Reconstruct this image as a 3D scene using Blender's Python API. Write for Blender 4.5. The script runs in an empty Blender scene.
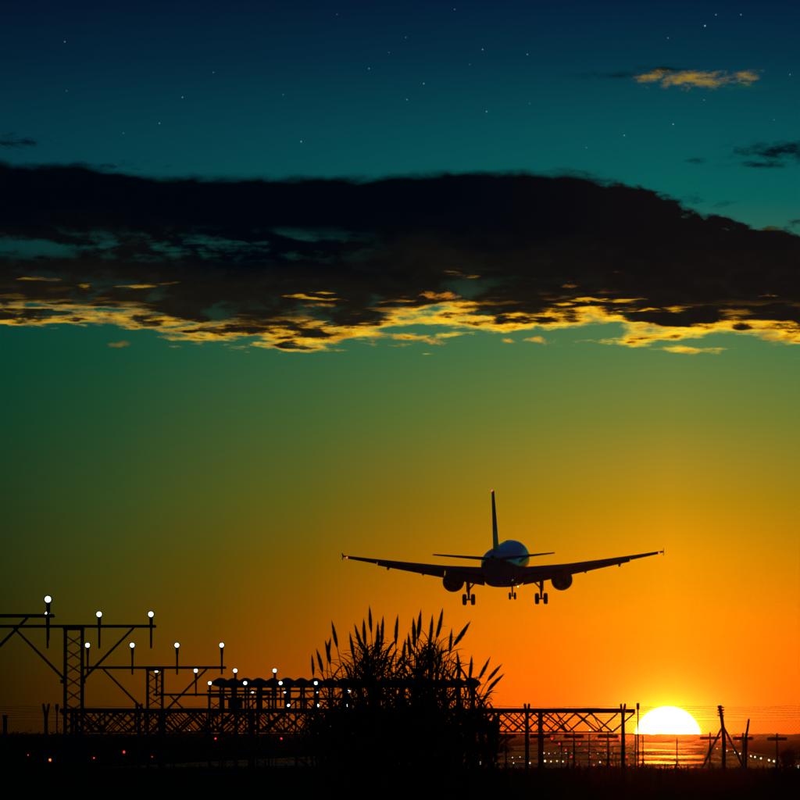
import bpy, bmesh, math, random
from mathutils import Vector, Matrix, Quaternion, noise as mnoise

# ------------------------------------------------------------------ camera, light, exposure
scene = bpy.context.scene
COL = scene.collection
R = math.radians
FPX = 7268.0                        # focal length in photo pixels (the sun's half degree spans 67 of 800)
EYE = Vector((0, 0, 2.4))
PITCH = math.atan(338 / FPX)        # horizon lies 338 px under the centre
YAW = math.atan(270 / FPX)          # runway axis (+Y) vanishes 270 px right of the centre
PXD = math.degrees(1 / FPX)         # degrees per photo pixel

cd = bpy.data.cameras.new('camera')
cd.sensor_width = 36.0
cd.lens = 36.0 * FPX / 800.0
cd.clip_start = 1.0
cd.clip_end = 40000.0
cam = bpy.data.objects.new('camera', cd)
cam.location = EYE
cam.rotation_euler = (R(90) + PITCH, 0, YAW)
COL.objects.link(cam)
scene.camera = cam
CM = cam.rotation_euler.to_matrix()


def W(px, py, d):
    """photo pixel -> point on the plane Y = d (d is the thing's distance)"""
    v = CM @ Vector(((px - 400) / FPX, (400 - py) / FPX, -1.0))
    return EYE + v * (d / v.y)


SUN_EL = 0.10
sl = bpy.data.lights.new('sun', 'SUN')
sl.energy = 0.016
sl.angle = R(0.53)
sl.color = (1.0, 0.065, 0.001)
sun = bpy.data.objects.new('sun', sl)
sun.rotation_euler = (R(90 - SUN_EL), 0, R(180))
COL.objects.link(sun)

vs = scene.view_settings
vs.view_transform = 'Standard'
vs.look = 'None'
vs.exposure = 0.0
vs.gamma = 1.0
vs.use_curve_mapping = False
scene.cycles.use_denoising = True
scene.cycles.max_bounces = 6
scene.cycles.volume_bounces = 0
scene.cycles.sample_clamp_indirect = 4.0


def lin(c):
    return tuple((v / 255 / 12.92) if v / 255 <= 0.04045 else ((v / 255 + 0.055) / 1.055) ** 2.4 for v in c)


# ---- world: dusk sky by direction (azimuth from the sun, elevation), its cloud bank, sun disc and stars
world = bpy.data.worlds.new('World')
scene.world = world
world.use_nodes = True
wt = world.node_tree
wt.nodes.clear()


class N:
    """tiny node-math helper"""
    def __init__(s, tree):
        s.t = tree

    def put(s, sock, v):
        if isinstance(v, bpy.types.NodeSocket):
            s.t.links.new(v, sock)
        else:
            sock.default_value = v

    def m(s, op, a, b=0.0, c=0.0, clamp=False):
        n = s.t.nodes.new('ShaderNodeMath')
        n.operation = op
        n.use_clamp = clamp
        for k, v in enumerate((a, b, c)):
            s.put(n.inputs[k], v)
        return n.outputs[0]

    def rng(s, v, a, b, c=0.0, d=1.0, smooth=True):
        n = s.t.nodes.new('ShaderNodeMapRange')
        n.interpolation_type = 'SMOOTHSTEP' if smooth else 'LINEAR'
        s.put(n.inputs[0], v)
        for k, x in enumerate((a, b, c, d)):
            s.put(n.inputs[k + 1], x)
        return n.outputs[0]

    def noise(s, vec, scale, detail=6.0, rough=0.55, dist=0.0):
        n = s.t.nodes.new('ShaderNodeTexNoise')
        n.noise_dimensions = '2D'
        s.put(n.inputs['Vector'], vec)
        n.inputs['Scale'].default_value = scale
        n.inputs['Detail'].default_value = detail
        n.inputs['Roughness'].default_value = rough
        n.inputs['Distortion'].default_value = dist
        return n.outputs[0]

    def xyz(s, x, y, z=0.0):
        n = s.t.nodes.new('ShaderNodeCombineXYZ')
        for k, v in enumerate((x, y, z)):
            s.put(n.inputs[k], v)
        return n.outputs[0]

    def mix(s, f, a, b, mode='MIX'):
        n = s.t.nodes.new('ShaderNodeMixRGB')
        n.blend_type = mode
        s.put(n.inputs[0], f)
        for k, v in ((1, a), (2, b)):
            s.put(n.inputs[k], v if isinstance(v, bpy.types.NodeSocket) else (*v, 1.0))
        return n.outputs[0]

    def ramp(s, f, stops, interp='LINEAR'):
        n = s.t.nodes.new('ShaderNodeValToRGB')
        cr = n.color_ramp
        cr.interpolation = interp
        while len(cr.elements) < len(stops):
            cr.elements.new(0.5)
        for e, (p, c) in zip(cr.elements, stops):
            e.position = p
            e.color = (*c, 1.0)
        s.put(n.inputs[0], f)
        return n.outputs[0]

    def curve(s, v, pts):
        n = s.t.nodes.new('ShaderNodeFloatCurve')
        c = n.mapping.curves[0]
        while len(c.points) < len(pts):
            c.points.new(0.5, 0.5)
        for p, (x, y) in zip(c.points, pts):
            p.location = (x, y)
        n.mapping.use_clip = False
        n.mapping.update()
        s.put(n.inputs['Value'], v)
        return n.outputs[0]


q = N(wt)
az_of = lambda px: (px - 670) * PXD
el_of = lambda py: (738 - py) * PXD
tc = wt.nodes.new('ShaderNodeTexCoord')
sp = wt.nodes.new('ShaderNodeSeparateXYZ')
wt.links.new(tc.outputs['Generated'], sp.inputs[0])
az = q.m('MULTIPLY', q.m('ARCTAN2', sp.outputs[0], sp.outputs[1]), 57.29578)
el = q.m('MULTIPLY', q.m('ARCSINE', sp.outputs[2]), 57.29578)
aaz = q.m('ABSOLUTE', az)

rows = (0, 60, 130, 200, 355, 420, 500, 560, 620, 680, 735)
SKY = (   # azimuth from the sun (degrees), colours from the top of the view down to the horizon
    (0.0, ((0, 32, 60), (0, 52, 71), (0, 80, 86), (0, 96, 90), (92, 124, 68), (128, 130, 46), (190, 140, 10), (240, 150, 0), (255, 152, 0), (255, 140, 0), (255, 112, 0))),
    (0.97, ((0, 31, 59), (0, 50, 70), (0, 77, 84), (0, 93, 89), (80, 118, 66), (114, 124, 46), (164, 128, 10), (206, 129, 0), (245, 126, 0), (255, 112, 0), (255, 86, 0))),
    (2.1, ((0, 28, 56), (0, 46, 67), (0, 70, 80), (0, 86, 86), (60, 106, 64), (88, 110, 46), (128, 105, 16), (162, 104, 0), (200, 105, 0), (224, 101, 0), (205, 82, 0))),
    (2.86, ((0, 26, 52), (0, 43, 64), (0, 66, 77), (0, 80, 82), (46, 96, 60), (68, 98, 46), (97, 96, 22), (121, 89, 4), (146, 83, 0), (166, 76, 0), (150, 62, 0))),
    (3.61, ((0, 25, 50), (0, 40, 61), (0, 62, 74), (0, 75, 78), (32, 86, 57), (54, 86, 44), (76, 86, 27), (89, 78, 11), (104, 70, 1), (122, 60, 0), (108, 46, 0))),
    (4.4, ((0, 23, 47), (0, 38, 59), (0, 58, 71), (0, 70, 75), (12, 74, 50), (31, 74, 42), (51, 74, 31), (64, 69, 16), (74, 62, 6), (82, 48, 0), (72, 34, 0))),
    (5.26, ((0, 20, 43), (0, 34, 55), (0, 53, 68), (0, 64, 71), (1, 63, 45), (11, 62, 38), (31, 56, 26), (39, 51, 16), (42, 42, 7), (43, 29, 1), (36, 21, 1))))
ELMAX = el_of(0) + 0.3
fe = q.m('DIVIDE', el, ELMAX)


def sky_ramp(cols):
    st = sorted((max(0.0, el_of(r) / ELMAX), lin(c)) for r, c in zip(rows, cols))
    return q.ramp(fe, st)


base = sky_ramp(SKY[0][1])
for (a0, _), (a1, cols) in zip(SKY, SKY[1:]):
    base = q.mix(q.rng(aaz, a0, a1, smooth=False), base, sky_ramp(cols))
# the gradient goes on smoothly above the frame towards a deep night blue
base = q.mix(q.rng(el, 5.8, 25.0), base, lin((0, 22, 46)))
nishita = wt.nodes.new('ShaderNodeTexSky')
nishita.sky_type = 'NISHITA'
nishita.sun_disc = False
nishita.sun_elevation = R(max(SUN_EL, 0.0))
nishita.sun_rotation = 0.0
base = q.mix(1.0, base, q.mix(1.0, nishita.outputs[0], (0.0002, 0.0002, 0.0003), 'MULTIPLY'), 'ADD')

# stars
STARS = [(64, 43, .45), (337, 15, .2), (213, 73, .3), (182, 98, .5), (159, 124, .45), (123, 134, .2), (283, 95, .25), (301, 142, .6),
         (369, 69, .45), (389, 53, .2), (406, 38, .25), (407, 100, .45), (424, 84, .55), (455, 10, .3), (470, 65, .2), (483, 50, .55),
         (487, 112, .55), (528, 55, .45), (530, 104, .2), (587, 148, .25), (625, 136, .5), (674, 125, .6), (705, 101, .3), (669, 39, .4),
         (706, 27, 1.0), (717, 16, .5), (742, 16, .5), (791, 76, .4), (775, 121, .25), (66, 92, .2)]
star = None
for sx, sy, sb in STARS:
    a0, e0 = R(az_of(sx)), R(el_of(sy))
    dv = Vector((math.sin(a0) * math.cos(e0), math.cos(a0) * math.cos(e0), math.sin(e0)))
    n = wt.nodes.new('ShaderNodeVectorMath')
    n.operation = 'DISTANCE'
    wt.links.new(tc.outputs['Generated'], n.inputs[0])
    n.inputs[1].default_value = dv
    r_ = (0.85 + 0.35 * sb) / FPX
    b_ = q.rng(n.outputs['Value'], r_, 0.35 * r_, 0.0, sb * 0.36)
    star = b_ if star is None else q.m('ADD', star, b_)
starc = q.mix(1.0, q.xyz(star, star, star), (0.75, 0.95, 1.0), 'MULTIPLY')
base = q.mix(1.0, base, starc, 'ADD')

# clouds, laid out in degrees of azimuth and elevation
un = q.m('DIVIDE', q.m('ADD', az, 6.0), 8.0)
unorm = lambda px: (az_of(px) + 6.0) / 8.0
P2 = q.xyz(az, q.m('MULTIPLY', el, 3.2))
P3 = q.xyz(az, q.m('MULTIPLY', el, 2.0))
nbig = q.noise(P2, 0.8, 7, 0.55)
nmid = q.noise(P3, 2.3, 7, 0.58, 0.15)
nfin = q.noise(P3, 5.5, 7, 0.60, 0.1)
nstr = q.noise(q.xyz(q.m('MULTIPLY', az, 0.8), q.m('MULTIPLY', el, 5.2)), 1.1, 7, 0.58, 0.15)
top_pts = [(0, 163), (70, 166), (150, 175), (300, 177), (420, 174), (520, 172), (590, 174), (640, 192), (690, 208), (740, 222), (800, 231)]
bot_pts = [(0, 327), (100, 326), (150, 334), (230, 346), (330, 345), (400, 338), (440, 332), (500, 336), (560, 334), (610, 330), (640, 345), (720, 343), (800, 345)]
ctop = q.m('MULTIPLY', q.curve(un, [(0, el_of(165) / 10)] + [(unorm(x), el_of(y) / 10) for x, y in top_pts] + [(1, el_of(272) / 10)]), 10.0)
cbot = q.m('MULTIPLY', q.curve(un, [(0, el_of(330) / 10)] + [(unorm(x), el_of(y) / 10) for x, y in bot_pts] + [(1, el_of(342) / 10)]), 10.0)
amp = q.rng(az, az_of(540), az_of(680), 0.15, 0.50)
dtop = q.m('ADD', q.m('SUBTRACT', ctop, el), q.m('MULTIPLY', q.m('SUBTRACT', nmid, 0.5), amp))
hb = q.m('SUBTRACT', el, cbot)                       # height above the bank's lower edge
nlow = q.noise(q.xyz(q.m('MULTIPLY', az, 0.6), q.m('MULTIPLY', el, 4.4)), 2.1, 7, 0.54, 0.1)
dbot = q.m('ADD', q.m('ADD', hb, q.m('MULTIPLY', q.m('SUBTRACT', nlow, 0.52), q.rng(az, az_of(560), az_of(760), .72, .48))), q.m('MULTIPLY', q.m('SUBTRACT', nfin, 0.5), 0.22))
mask = q.m('MULTIPLY', q.rng(dtop, -0.03, 0.05), q.rng(dbot, -0.03, 0.12))
# thin places where the sky shows through
gapw = q.m('MULTIPLY', q.rng(q.m('ABSOLUTE', q.m('SUBTRACT', el, el_of(246))), 0.17, 0.02), q.rng(az, az_of(400), az_of(250)))
gap = q.m('MULTIPLY', gapw, q.rng(q.m('ADD', nstr, q.m('MULTIPLY', q.m('SUBTRACT', nfin, .5), .5)), 0.42, 0.66))
gap2 = q.m('MULTIPLY', q.m('MULTIPLY', q.rng(hb, 0.60, 0.05), q.rng(az, az_of(700), az_of(480))), q.rng(nmid, 0.52, 0.70))
mask = q.m('MULTIPLY', mask, q.rng(az, 3.8, 2.0))            # the bank thins out where its top has come down
mask = q.m('MULTIPLY', mask, q.m('SUBTRACT', 1.0, q.m('MULTIPLY', gap, 0.62)))
mask = q.m('MULTIPLY', mask, q.m('SUBTRACT', 1.0, q.m('MULTIPLY', gap2, 0.40)))
dark = q.mix(q.rng(q.m('ADD', hb, q.m('MULTIPLY', q.m('SUBTRACT', nbig, .5), .8)), 0.95, 0.10), lin((0, 5, 13)), lin((25, 22, 15)))
dark = q.mix(q.m('MULTIPLY', q.rng(az, az_of(420), az_of(700)), 0.7), dark, lin((20, 15, 15)))
dark = q.mix(q.m('MULTIPLY', q.rng(nfin, 0.45, 0.75), q.rng(hb, 1.1, 0.2, 0.0, 0.20)), dark, lin((34, 40, 32)))
# sunlit underside
nrag = q.noise(q.xyz(q.m('MULTIPLY', az, 0.6), q.m('MULTIPLY', el, 3.8)), 4.4, 5, 0.52, 0.1)
edge = q.m('ADD', dbot, q.m('MULTIPLY', q.m('SUBTRACT', nrag, 0.5), 0.24))
lit = q.m('MULTIPLY', q.rng(edge, q.rng(az, az_of(150), az_of(480), .17, .22), 0.0), q.rng(hb, q.rng(az, az_of(150), az_of(480), .30, .42), 0.06))
veil = q.m('MULTIPLY', q.m('MULTIPLY', q.rng(nlow, 0.56, 0.42), q.rng(nrag, 0.62, 0.42)), q.m('MULTIPLY', q.rng(hb, 0.42, 0.10), 0.32))
specks = q.m('MULTIPLY', q.m('MULTIPLY', q.rng(nstr, 0.56, 0.70), q.rng(nrag, 0.50, 0.64)), q.m('MULTIPLY', q.rng(hb, 0.62, 0.35), 0.42))
lit = q.m('MAXIMUM', q.m('MAXIMUM', lit, veil), specks)
lit = q.m('MULTIPLY', lit, q.rng(nmid, 0.32, 0.52, 0.45, 1.0))
lit = q.m('MULTIPLY', lit, q.rng(az, az_of(200), az_of(500), 1.1, 1.45), clamp=True)
goldL = q.ramp(lit, [(0.0, lin((30, 26, 12))), (0.3, lin((98, 72, 14))), (0.6, lin((190, 138, 14))), (1.0, lin((232, 176, 26)))])
goldR = q.ramp(lit, [(0.0, lin((32, 26, 12))), (0.25, lin((140, 92, 10))), (0.55, lin((236, 166, 10))), (1.0, lin((255, 212, 36)))])
gold = q.mix(q.rng(az, az_of(100), az_of(460)), goldL, goldR)
ccol = q.mix(q.rng(lit, 0.0, 0.38), dark, gold)
base = q.mix(mask, base, ccol)


nblob = q.noise(q.xyz(az, q.m('MULTIPLY', el, 2.4)), 7.0, 8, 0.66, 0.1)


def blob(cx, cy, rx, ry, k, soft, nz=nmid):
    dx_ = q.m('DIVIDE', q.m('SUBTRACT', az, az_of(cx)), rx * PXD)
    dy_ = q.m('DIVIDE', q.m('SUBTRACT', el, el_of(cy)), ry * PXD)
    rr = q.m('SQRT', q.m('ADD', q.m('MULTIPLY', dx_, dx_), q.m('MULTIPLY', dy_, dy_)))
    v = q.m('ADD', q.m('SUBTRACT', 1.0, rr), q.m('MULTIPLY', q.m('SUBTRACT', nz, 0.5), k))
    return q.rng(v, 0.0, soft)


gcol = q.mix(nfin, lin((96, 84, 12)), lin((204, 160, 22)))
for cx, cy, rx, ry, k, soft, c, op in (
        (622, 76, 66, 5.0, 1.1, 0.9, lin((0, 26, 32)), 1.), (672, 70, 34, 5, 1.1, .7, lin((0, 24, 28)), 1.), (742, 88, 34, 5, 1.2, .9, lin((24, 84, 62)), .7),
        (692, 80, 50, 9.5, 1.3, 0.9, gcol, 1.), (652, 78, 22, 5, 1.2, .9, gcol, .8), (742, 77, 22, 5.5, 1.2, .9, gcol, .8),
        (786, 152, 66, 12, 1.0, .6, lin((0, 16, 26)), 1.), (766, 166, 50, 5, 1.0, .7, lin((0, 20, 30)), .95), (698, 162, 12, 3, 2., .9, lin((0, 34, 44)), .7),
        (12, 144, 34, 8, 2.2, .9, lin((0, 14, 26)), .9), (90, 166, 70, 4, 2.6, .9, lin((0, 20, 32)), .7),
        (690, 200, 22, 5, 2.4, .9, lin((0, 42, 48)), .7), (720, 204, 14, 4, 2.4, .9, lin((0, 50, 54)), .6), (768, 229, 12, 3.5, 2., .9, lin((70, 70, 20)), .6),
        (432, 341, 18, 4, 1.6, .8, lin((240, 170, 26)), .9), (508, 341, 9, 3.0, 1.2, .8, lin((244, 176, 26)), .9), (538, 341, 15, 4, 1.4, .8, lin((246, 180, 26)), .9),
        (570, 287, 10, 2.6, 1.2, .9, lin((220, 130, 20)), .85), (440, 296, 18, 4, 2.2, .8, lin((214, 128, 20)), .8), (315, 305, 18, 2.6, 1.6, .8, lin((200, 130, 20)), .7),
        (120, 345, 18, 3, 1.6, .8, lin((120, 96, 22)), .9)):
    base = q.mix(q.m('MULTIPLY', blob(cx, cy, rx * 1.1, ry * 1.15, k * 1.9, soft * 1.8, nblob), op), base, c)

# sun disc and the aureole round it
sun0 = el_of(740)
rho = q.m('SQRT', q.m('ADD', q.m('MULTIPLY', q.m('SUBTRACT', az, az_of(667.5)), q.m('SUBTRACT', az, az_of(667.5))),
                      q.m('MULTIPLY', q.m('SUBTRACT', el, sun0), q.m('SUBTRACT', el, sun0))))
glow1 = q.m('EXPONENT', q.m('DIVIDE', q.m('SUBTRACT', 0.26, rho), 0.09))
glow2 = q.m('EXPONENT', q.m('DIVIDE', q.m('SUBTRACT', 0.26, rho), 0.42))
base = q.mix(1.0, base, q.mix(1.0, q.xyz(glow1, glow1, glow1), (0.55, 0.36, 0.0), 'MULTIPLY'), 'ADD')
base = q.mix(1.0, base, q.mix(1.0, q.xyz(glow2, glow2, glow2), (0.15, 0.04, 0.0), 'MULTIPLY'), 'ADD')
disc = q.rng(rho, 0.272, 0.250)
base = q.mix(disc, base, (60.0, 36.0, 3.6))
bg = wt.nodes.new('ShaderNodeBackground')
wt.links.new(base, bg.inputs[0])
bg.inputs[1].default_value = 1.0
wo = wt.nodes.new('ShaderNodeOutputWorld')
wt.links.new(bg.outputs[0], wo.inputs[0])
world.cycles.sampling_method = 'MANUAL'
world.cycles.sample_map_resolution = 2048

# ------------------------------------------------------------------ materials


def pmat(name, c0, c1, scale=6.0, rough=0.6, metal=0.0, spec=0.4, coat=0.0, transl=None):
    m = bpy.data.materials.new(name)
    m.use_nodes = True
    t = m.node_tree
    b = t.nodes['Principled BSDF']
    k = N(t)
    c = t.nodes.new('ShaderNodeTexCoord')
    n = t.nodes.new('ShaderNodeTexNoise')
    n.inputs['Scale'].default_value = scale
    n.inputs['Detail'].default_value = 5
    t.links.new(c.outputs['Object'], n.inputs['Vector'])
    t.links.new(k.ramp(n.outputs[0], [(0.3, c0), (0.7, c1)]), b.inputs['Base Color'])
    t.links.new(k.rng(n.outputs[0], 0.2, 0.8, max(rough - .12, .02), min(rough + .12, 1)), b.inputs['Roughness'])
    b.inputs['Metallic'].default_value = metal
    b.inputs['Specular IOR Level'].default_value = spec
    b.inputs['Coat Weight'].default_value = coat
    b.inputs['Coat Roughness'].default_value = 0.03
    if transl:
        tr = t.nodes.new('ShaderNodeBsdfTranslucent')
        tr.inputs[0].default_value = (*transl, 1)
        mx = t.nodes.new('ShaderNodeMixShader')
        mx.inputs[0].default_value = 0.35
        t.links.new(b.outputs[0], mx.inputs[1])
        t.links.new(tr.outputs[0], mx.inputs[2])
        t.links.new(mx.outputs[0], t.nodes['Material Output'].inputs[0])
    return m


def emat(name, col, strength):
    m = bpy.data.materials.new(name)
    m.use_nodes = True
    t = m.node_tree
    t.nodes.clear()
    e = t.nodes.new('ShaderNodeEmission')
    e.inputs[0].default_value = (*col, 1)
    lw = t.nodes.new('ShaderNodeLayerWeight')
    lw.inputs[0].default_value = 0.35
    t.links.new(N(t).m('MULTIPLY', N(t).rng(lw.outputs['Facing'], 0.2, 1.0, 1.0, 0.45), strength), e.inputs[1])
    o = t.nodes.new('ShaderNodeOutputMaterial')
    t.links.new(e.outputs[0], o.inputs[0])
    return m


STEEL = pmat('painted_steel', (.035, .032, .028), (.06, .055, .05), 9, .6, 0.0, .3)
ALU = pmat('dull_housing', (.03, .03, .032), (.05, .05, .05), 12, .55)
CONC = pmat('concrete_post', (.07, .065, .06), (.11, .10, .09), 14, .9)
WIRE = pmat('weathered_wire', (.05, .045, .04), (.08, .075, .07), 30, .6, .4)
RADOME = pmat('radome_shell', (.07, .06, .05), (.10, .09, .08), 3, .6)
GRASSG = pmat('field_grass', (.014, .017, .006), (.028, .028, .010), 0.35, 1.0, spec=0.0)
WEED = pmat('dry_weed', (.03, .03, .012), (.05, .042, .018), 3, .9, spec=.05, transl=(.16, .10, .03))
REEDM = pmat('reed_stem', (.028, .034, .012), (.045, .05, .02), 4, .8, spec=.1, transl=(.06, .06, .02))
PLUME = pmat('reed_plume', (.07, .055, .035), (.10, .08, .05), 20, 1.0, spec=.0, transl=(.08, .05, .03))
LEAFM = pmat('reed_leaf', (.022, .032, .010), (.04, .05, .018), 5, .7, spec=.15, transl=(.06, .07, .02))
SHRUB = pmat('shrub_leaf', (.02, .026, .010), (.035, .04, .016), 2, .9, spec=.05)
WOODS = pmat('far_wood', (.02, .024, .012), (.035, .035, .02), .05, 1.0, spec=0)
L_WHITE = bpy.data.materials.new('lamp_white')           # bright filament area fading to a greenish glass rim
L_WHITE.use_nodes = True
t = L_WHITE.node_tree
t.nodes.clear()
k = N(t)
c = t.nodes.new('ShaderNodeTexCoord')
x_ = t.nodes.new('ShaderNodeSeparateXYZ')
t.links.new(c.outputs['Object'], x_.inputs[0])
rr_ = k.m('SQRT', k.m('ADD', k.m('MULTIPLY', x_.outputs[0], x_.outputs[0]), k.m('MULTIPLY', x_.outputs[2], x_.outputs[2])))
e = t.nodes.new('ShaderNodeEmission')
t.links.new(k.ramp(k.m('DIVIDE', rr_, .085), [(.55, (1, 1, .97)), (.95, (.45, .95, .8))]), e.inputs[0])
t.links.new(k.rng(rr_, .036, .078, 7.0, 0.06), e.inputs[1])
o = t.nodes.new('ShaderNodeOutputMaterial')
t.links.new(e.outputs[0], o.inputs[0])
L_RED = emat('lamp_red', (1.0, 0.028, 0.03), 1.8)
L_AMB = emat('lamp_amber', (1.0, 0.16, 0.02), 2.6)
L_PALE = emat('lamp_pale', (0.9, 0.82, 0.45), 1.5)
L_GREEN = emat('lamp_pale_green', (0.6, 0.95, 0.75), 0.9)
L_NAV = emat('lamp_nav', (1.0, 0.12, 0.08), 1.4)
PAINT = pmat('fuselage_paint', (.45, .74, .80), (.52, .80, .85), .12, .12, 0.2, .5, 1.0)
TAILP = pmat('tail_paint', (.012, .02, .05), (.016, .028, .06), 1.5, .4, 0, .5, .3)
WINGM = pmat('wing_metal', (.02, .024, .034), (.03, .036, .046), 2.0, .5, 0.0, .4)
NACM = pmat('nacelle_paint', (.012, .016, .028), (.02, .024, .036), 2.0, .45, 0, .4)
TYRE = pmat('tyre_rubber', (.012, .012, .012), (.02, .02, .02), 9, .9)
GEARM = pmat('gear_steel', (.05, .05, .05), (.08, .08, .08), 9, .5, .3)

# ------------------------------------------------------------------ mesh helpers


def link(o, parent=None):
    COL.objects.link(o)
    if parent:
        o.parent = parent
    return o


def mesh_obj(name, verts, faces, mat, parent=None, smooth=False):
    me = bpy.data.meshes.new(name)
    me.from_pydata([tuple(v) for v in verts], [], faces)
    me.materials.append(mat)
    if smooth:
        me.polygons.foreach_set('use_smooth', [True] * len(me.polygons))
    me.update()
    return link(bpy.data.objects.new(name, me), parent)


def thing(name, label, cat, loc=(0, 0, 0), group=None):
    o = bpy.data.objects.new(name, None)
    o.empty_display_size = 0.2
    o.location = loc
    tag(o, label, cat, group)
    return link(o)


def tag(o, label=None, cat=None, group=None, kind=None):
    if label: o['label'] = label
    if cat: o['category'] = cat
    if group: o['group'] = group
    if kind: o['kind'] = kind
    return o


_unit = {}


def unit_mesh(shape, mat):
    key = (shape, mat.name)
    if key in _unit:
        return _unit[key]
    n = 8 if shape == 'tube' else 4
    off = 0 if shape == 'tube' else math.pi / 4
    rad = 1.0 if shape == 'tube' else math.sqrt(2)
    v = [(rad * math.cos(2 * math.pi * i / n + off), rad * math.sin(2 * math.pi * i / n + off), z) for z in (0, 1) for i in range(n)]
    f = [(i, (i + 1) % n, n + (i + 1) % n, n + i) for i in range(n)] + [tuple(range(n))[::-1], tuple(range(n, 2 * n))]
    me = bpy.data.meshes.new(shape + '_' + mat.name)
    me.from_pydata(v, [], f)
    me.materials.append(mat)
    if shape == 'tube':
        for p in me.polygons:
            p.use_smooth = len(p.vertices) == 4
    _unit[key] = me
    return me


def bar(name, a, b, r, mat, parent=None, r2=None, shape='tube'):
    """a straight member from a to b (parent's own coordinates), shared mesh data"""
    a, b = Vector(a), Vector(b)
    d = b - a
    o = bpy.data.objects.new(name, unit_mesh(shape, mat))
    o.rotation_mode = 'QUATERNION'
    o.location = a
    z = d.normalized()
    x = Vector((1, 0, 0)) if abs(z.x) < 0.9 else Vector((0, 1, 0))
    x = (x - z * x.dot(z)).normalized()
    y = z.cross(x)
    o.rotation_quaternion = Matrix((x, y, z)).transposed().to_quaternion()
    o.scale = (r, r2 or r, d.length)
    return link(o, parent)


class MB:
    def __init__(s):
        s.v, s.f = [], []

    def tube(s, pts, rads, n=8, cap=True):
        base = len(s.v)
        for i, p in enumerate(pts):
            p = Vector(p)
            t = (Vector(pts[min(i + 1, len(pts) - 1)]) - Vector(pts[max(i - 1, 0)])).normalized()
            x = Vector((1, 0, 0)) if abs(t.x) < 0.9 else Vector((0, 1, 0))
            x = (x - t * x.dot(t)).normalized()
            y = t.cross(x)
            for k in range(n):
                a = 2 * math.pi * k / n
                s.v.append(p + (x * math.cos(a) + y * math.sin(a)) * rads[i])
        for i in range(len(pts) - 1):
            for k in range(n):
                a, b = base + i * n + k, base + i * n + (k + 1) % n
                s.f.append((a, b, b + n, a + n))
        if cap:
            s.f.append(tuple(base + k for k in range(n))[::-1])
            s.f.append(tuple(base + (len(pts) - 1) * n + k for k in range(n)))
        return s

    def box(s, c, h):
        b = len(s.v)
        for z in (-1, 1):
            for x, y in ((-1, -1), (1, -1), (1, 1), (-1, 1)):
                s.v.append(Vector((c[0] + x * h[0], c[1] + y * h[1], c[2] + z * h[2])))
        for f in ((3, 2, 1, 0), (4, 5, 6, 7), (0, 1, 5, 4), (1, 2, 6, 5), (2, 3, 7, 6), (3, 0, 4, 7)):
            s.f.append(tuple(b + i for i in f))
        return s

    def loft(s, rings, cap=True):
        n = len(rings[0])
        b = len(s.v)
        for r in rings:
            s.v.extend(Vector(p) for p in r)
        for i in range(len(rings) - 1):
            for k in range(n):
                a, c = b + i * n + k, b + i * n + (k + 1) % n
                s.f.append((a, c, c + n, a + n))
        if cap:
            s.f.append(tuple(b + k for k in range(n))[::-1])
            s.f.append(tuple(b + (len(rings) - 1) * n + k for k in range(n)))
        return s

    def build(s, name, mat, parent=None, smooth=False):
        return mesh_obj(name, s.v, s.f, mat, parent, smooth)


def ball(name, c, r, mat, parent=None, seg=10, rings=6, sq=(1, 1, 1)):
    v, f = [], []
    for i in range(rings + 1):
        th = math.pi * i / rings
        for k in range(seg):
            a = 2 * math.pi * k / seg
            v.append((r * sq[0] * math.sin(th) * math.cos(a), r * sq[1] * math.sin(th) * math.sin(a), r * sq[2] * math.cos(th)))
    for i in range(rings):
        for k in range(seg):
            f.append((i * seg + k, i * seg + (k + 1) % seg, (i + 1) * seg + (k + 1) % seg, (i + 1) * seg + k)[::-1])
    o = mesh_obj(name, v, f, mat, parent, True)
    o.location = c
    return o


# ------------------------------------------------------------------ setting: ground, runway, far land
random.seed(7)
gx = [-3000, -600, -200, -80, -30, 0, 30, 80, 200, 600, 3000]
gy = [-300, -60, 0, 100, 200, 300, 400, 500, 650, 900, 1400, 2500, 4500, 9100]
gv = [(x, y, 0.0) for y in gy for x in gx]
gf = [(j * len(gx) + i, j * len(gx) + i + 1, (j + 1) * len(gx) + i + 1, (j + 1) * len(gx) + i) for j in range(len(gy) - 1) for i in range(len(gx) - 1)]
tag(mesh_obj('ground', gv, gf, GRASSG), kind='structure')

RX0, RX1 = -46.0, 14.0        # paved width incl. shoulders, centreline at X = -16
m = bpy.data.materials.new('worn_asphalt')
m.use_nodes = True
t = m.node_tree
k = N(t)
b = t.nodes['Principled BSDF']
geo = t.nodes.new('ShaderNodeTexCoord')
mp = t.nodes.new('ShaderNodeMapping')
mp.inputs['Scale'].default_value = (0.05, 0.006, 1.0)
t.links.new(geo.outputs['Object'], mp.inputs[0])
na = t.nodes.new('ShaderNodeTexNoise')
na.inputs['Scale'].default_value = 1.0
na.inputs['Detail'].default_value = 8
na.inputs['Roughness'].default_value = .65
t.links.new(mp.outputs[0], na.inputs[0])
t.links.new(k.ramp(na.outputs[0], [(.3, (.02, .02, .02)), (.7, (.045, .043, .04))]), b.inputs['Base Color'])
t.links.new(k.rng(na.outputs[0], .40, .60, .10, .30), b.inputs['Roughness'])
b.inputs['Specular IOR Level'].default_value = 0.0
gl = t.nodes.new('ShaderNodeBsdfGlossy')
gl.inputs['Color'].default_value = (.9, .9, .9, 1)
t.links.new(k.rng(na.outputs[0],   .40, .60, .05, .15), gl.inputs['Roughness'])
mx = t.nodes.new('ShaderNodeMixShader')
t.links.new(k.rng(na.outputs[0], .38, .64, .13, .045), mx.inputs[0])
t.links.new(b.outputs[0], mx.inputs[1])
t.links.new(gl.outputs[0], mx.inputs[2])
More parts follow.
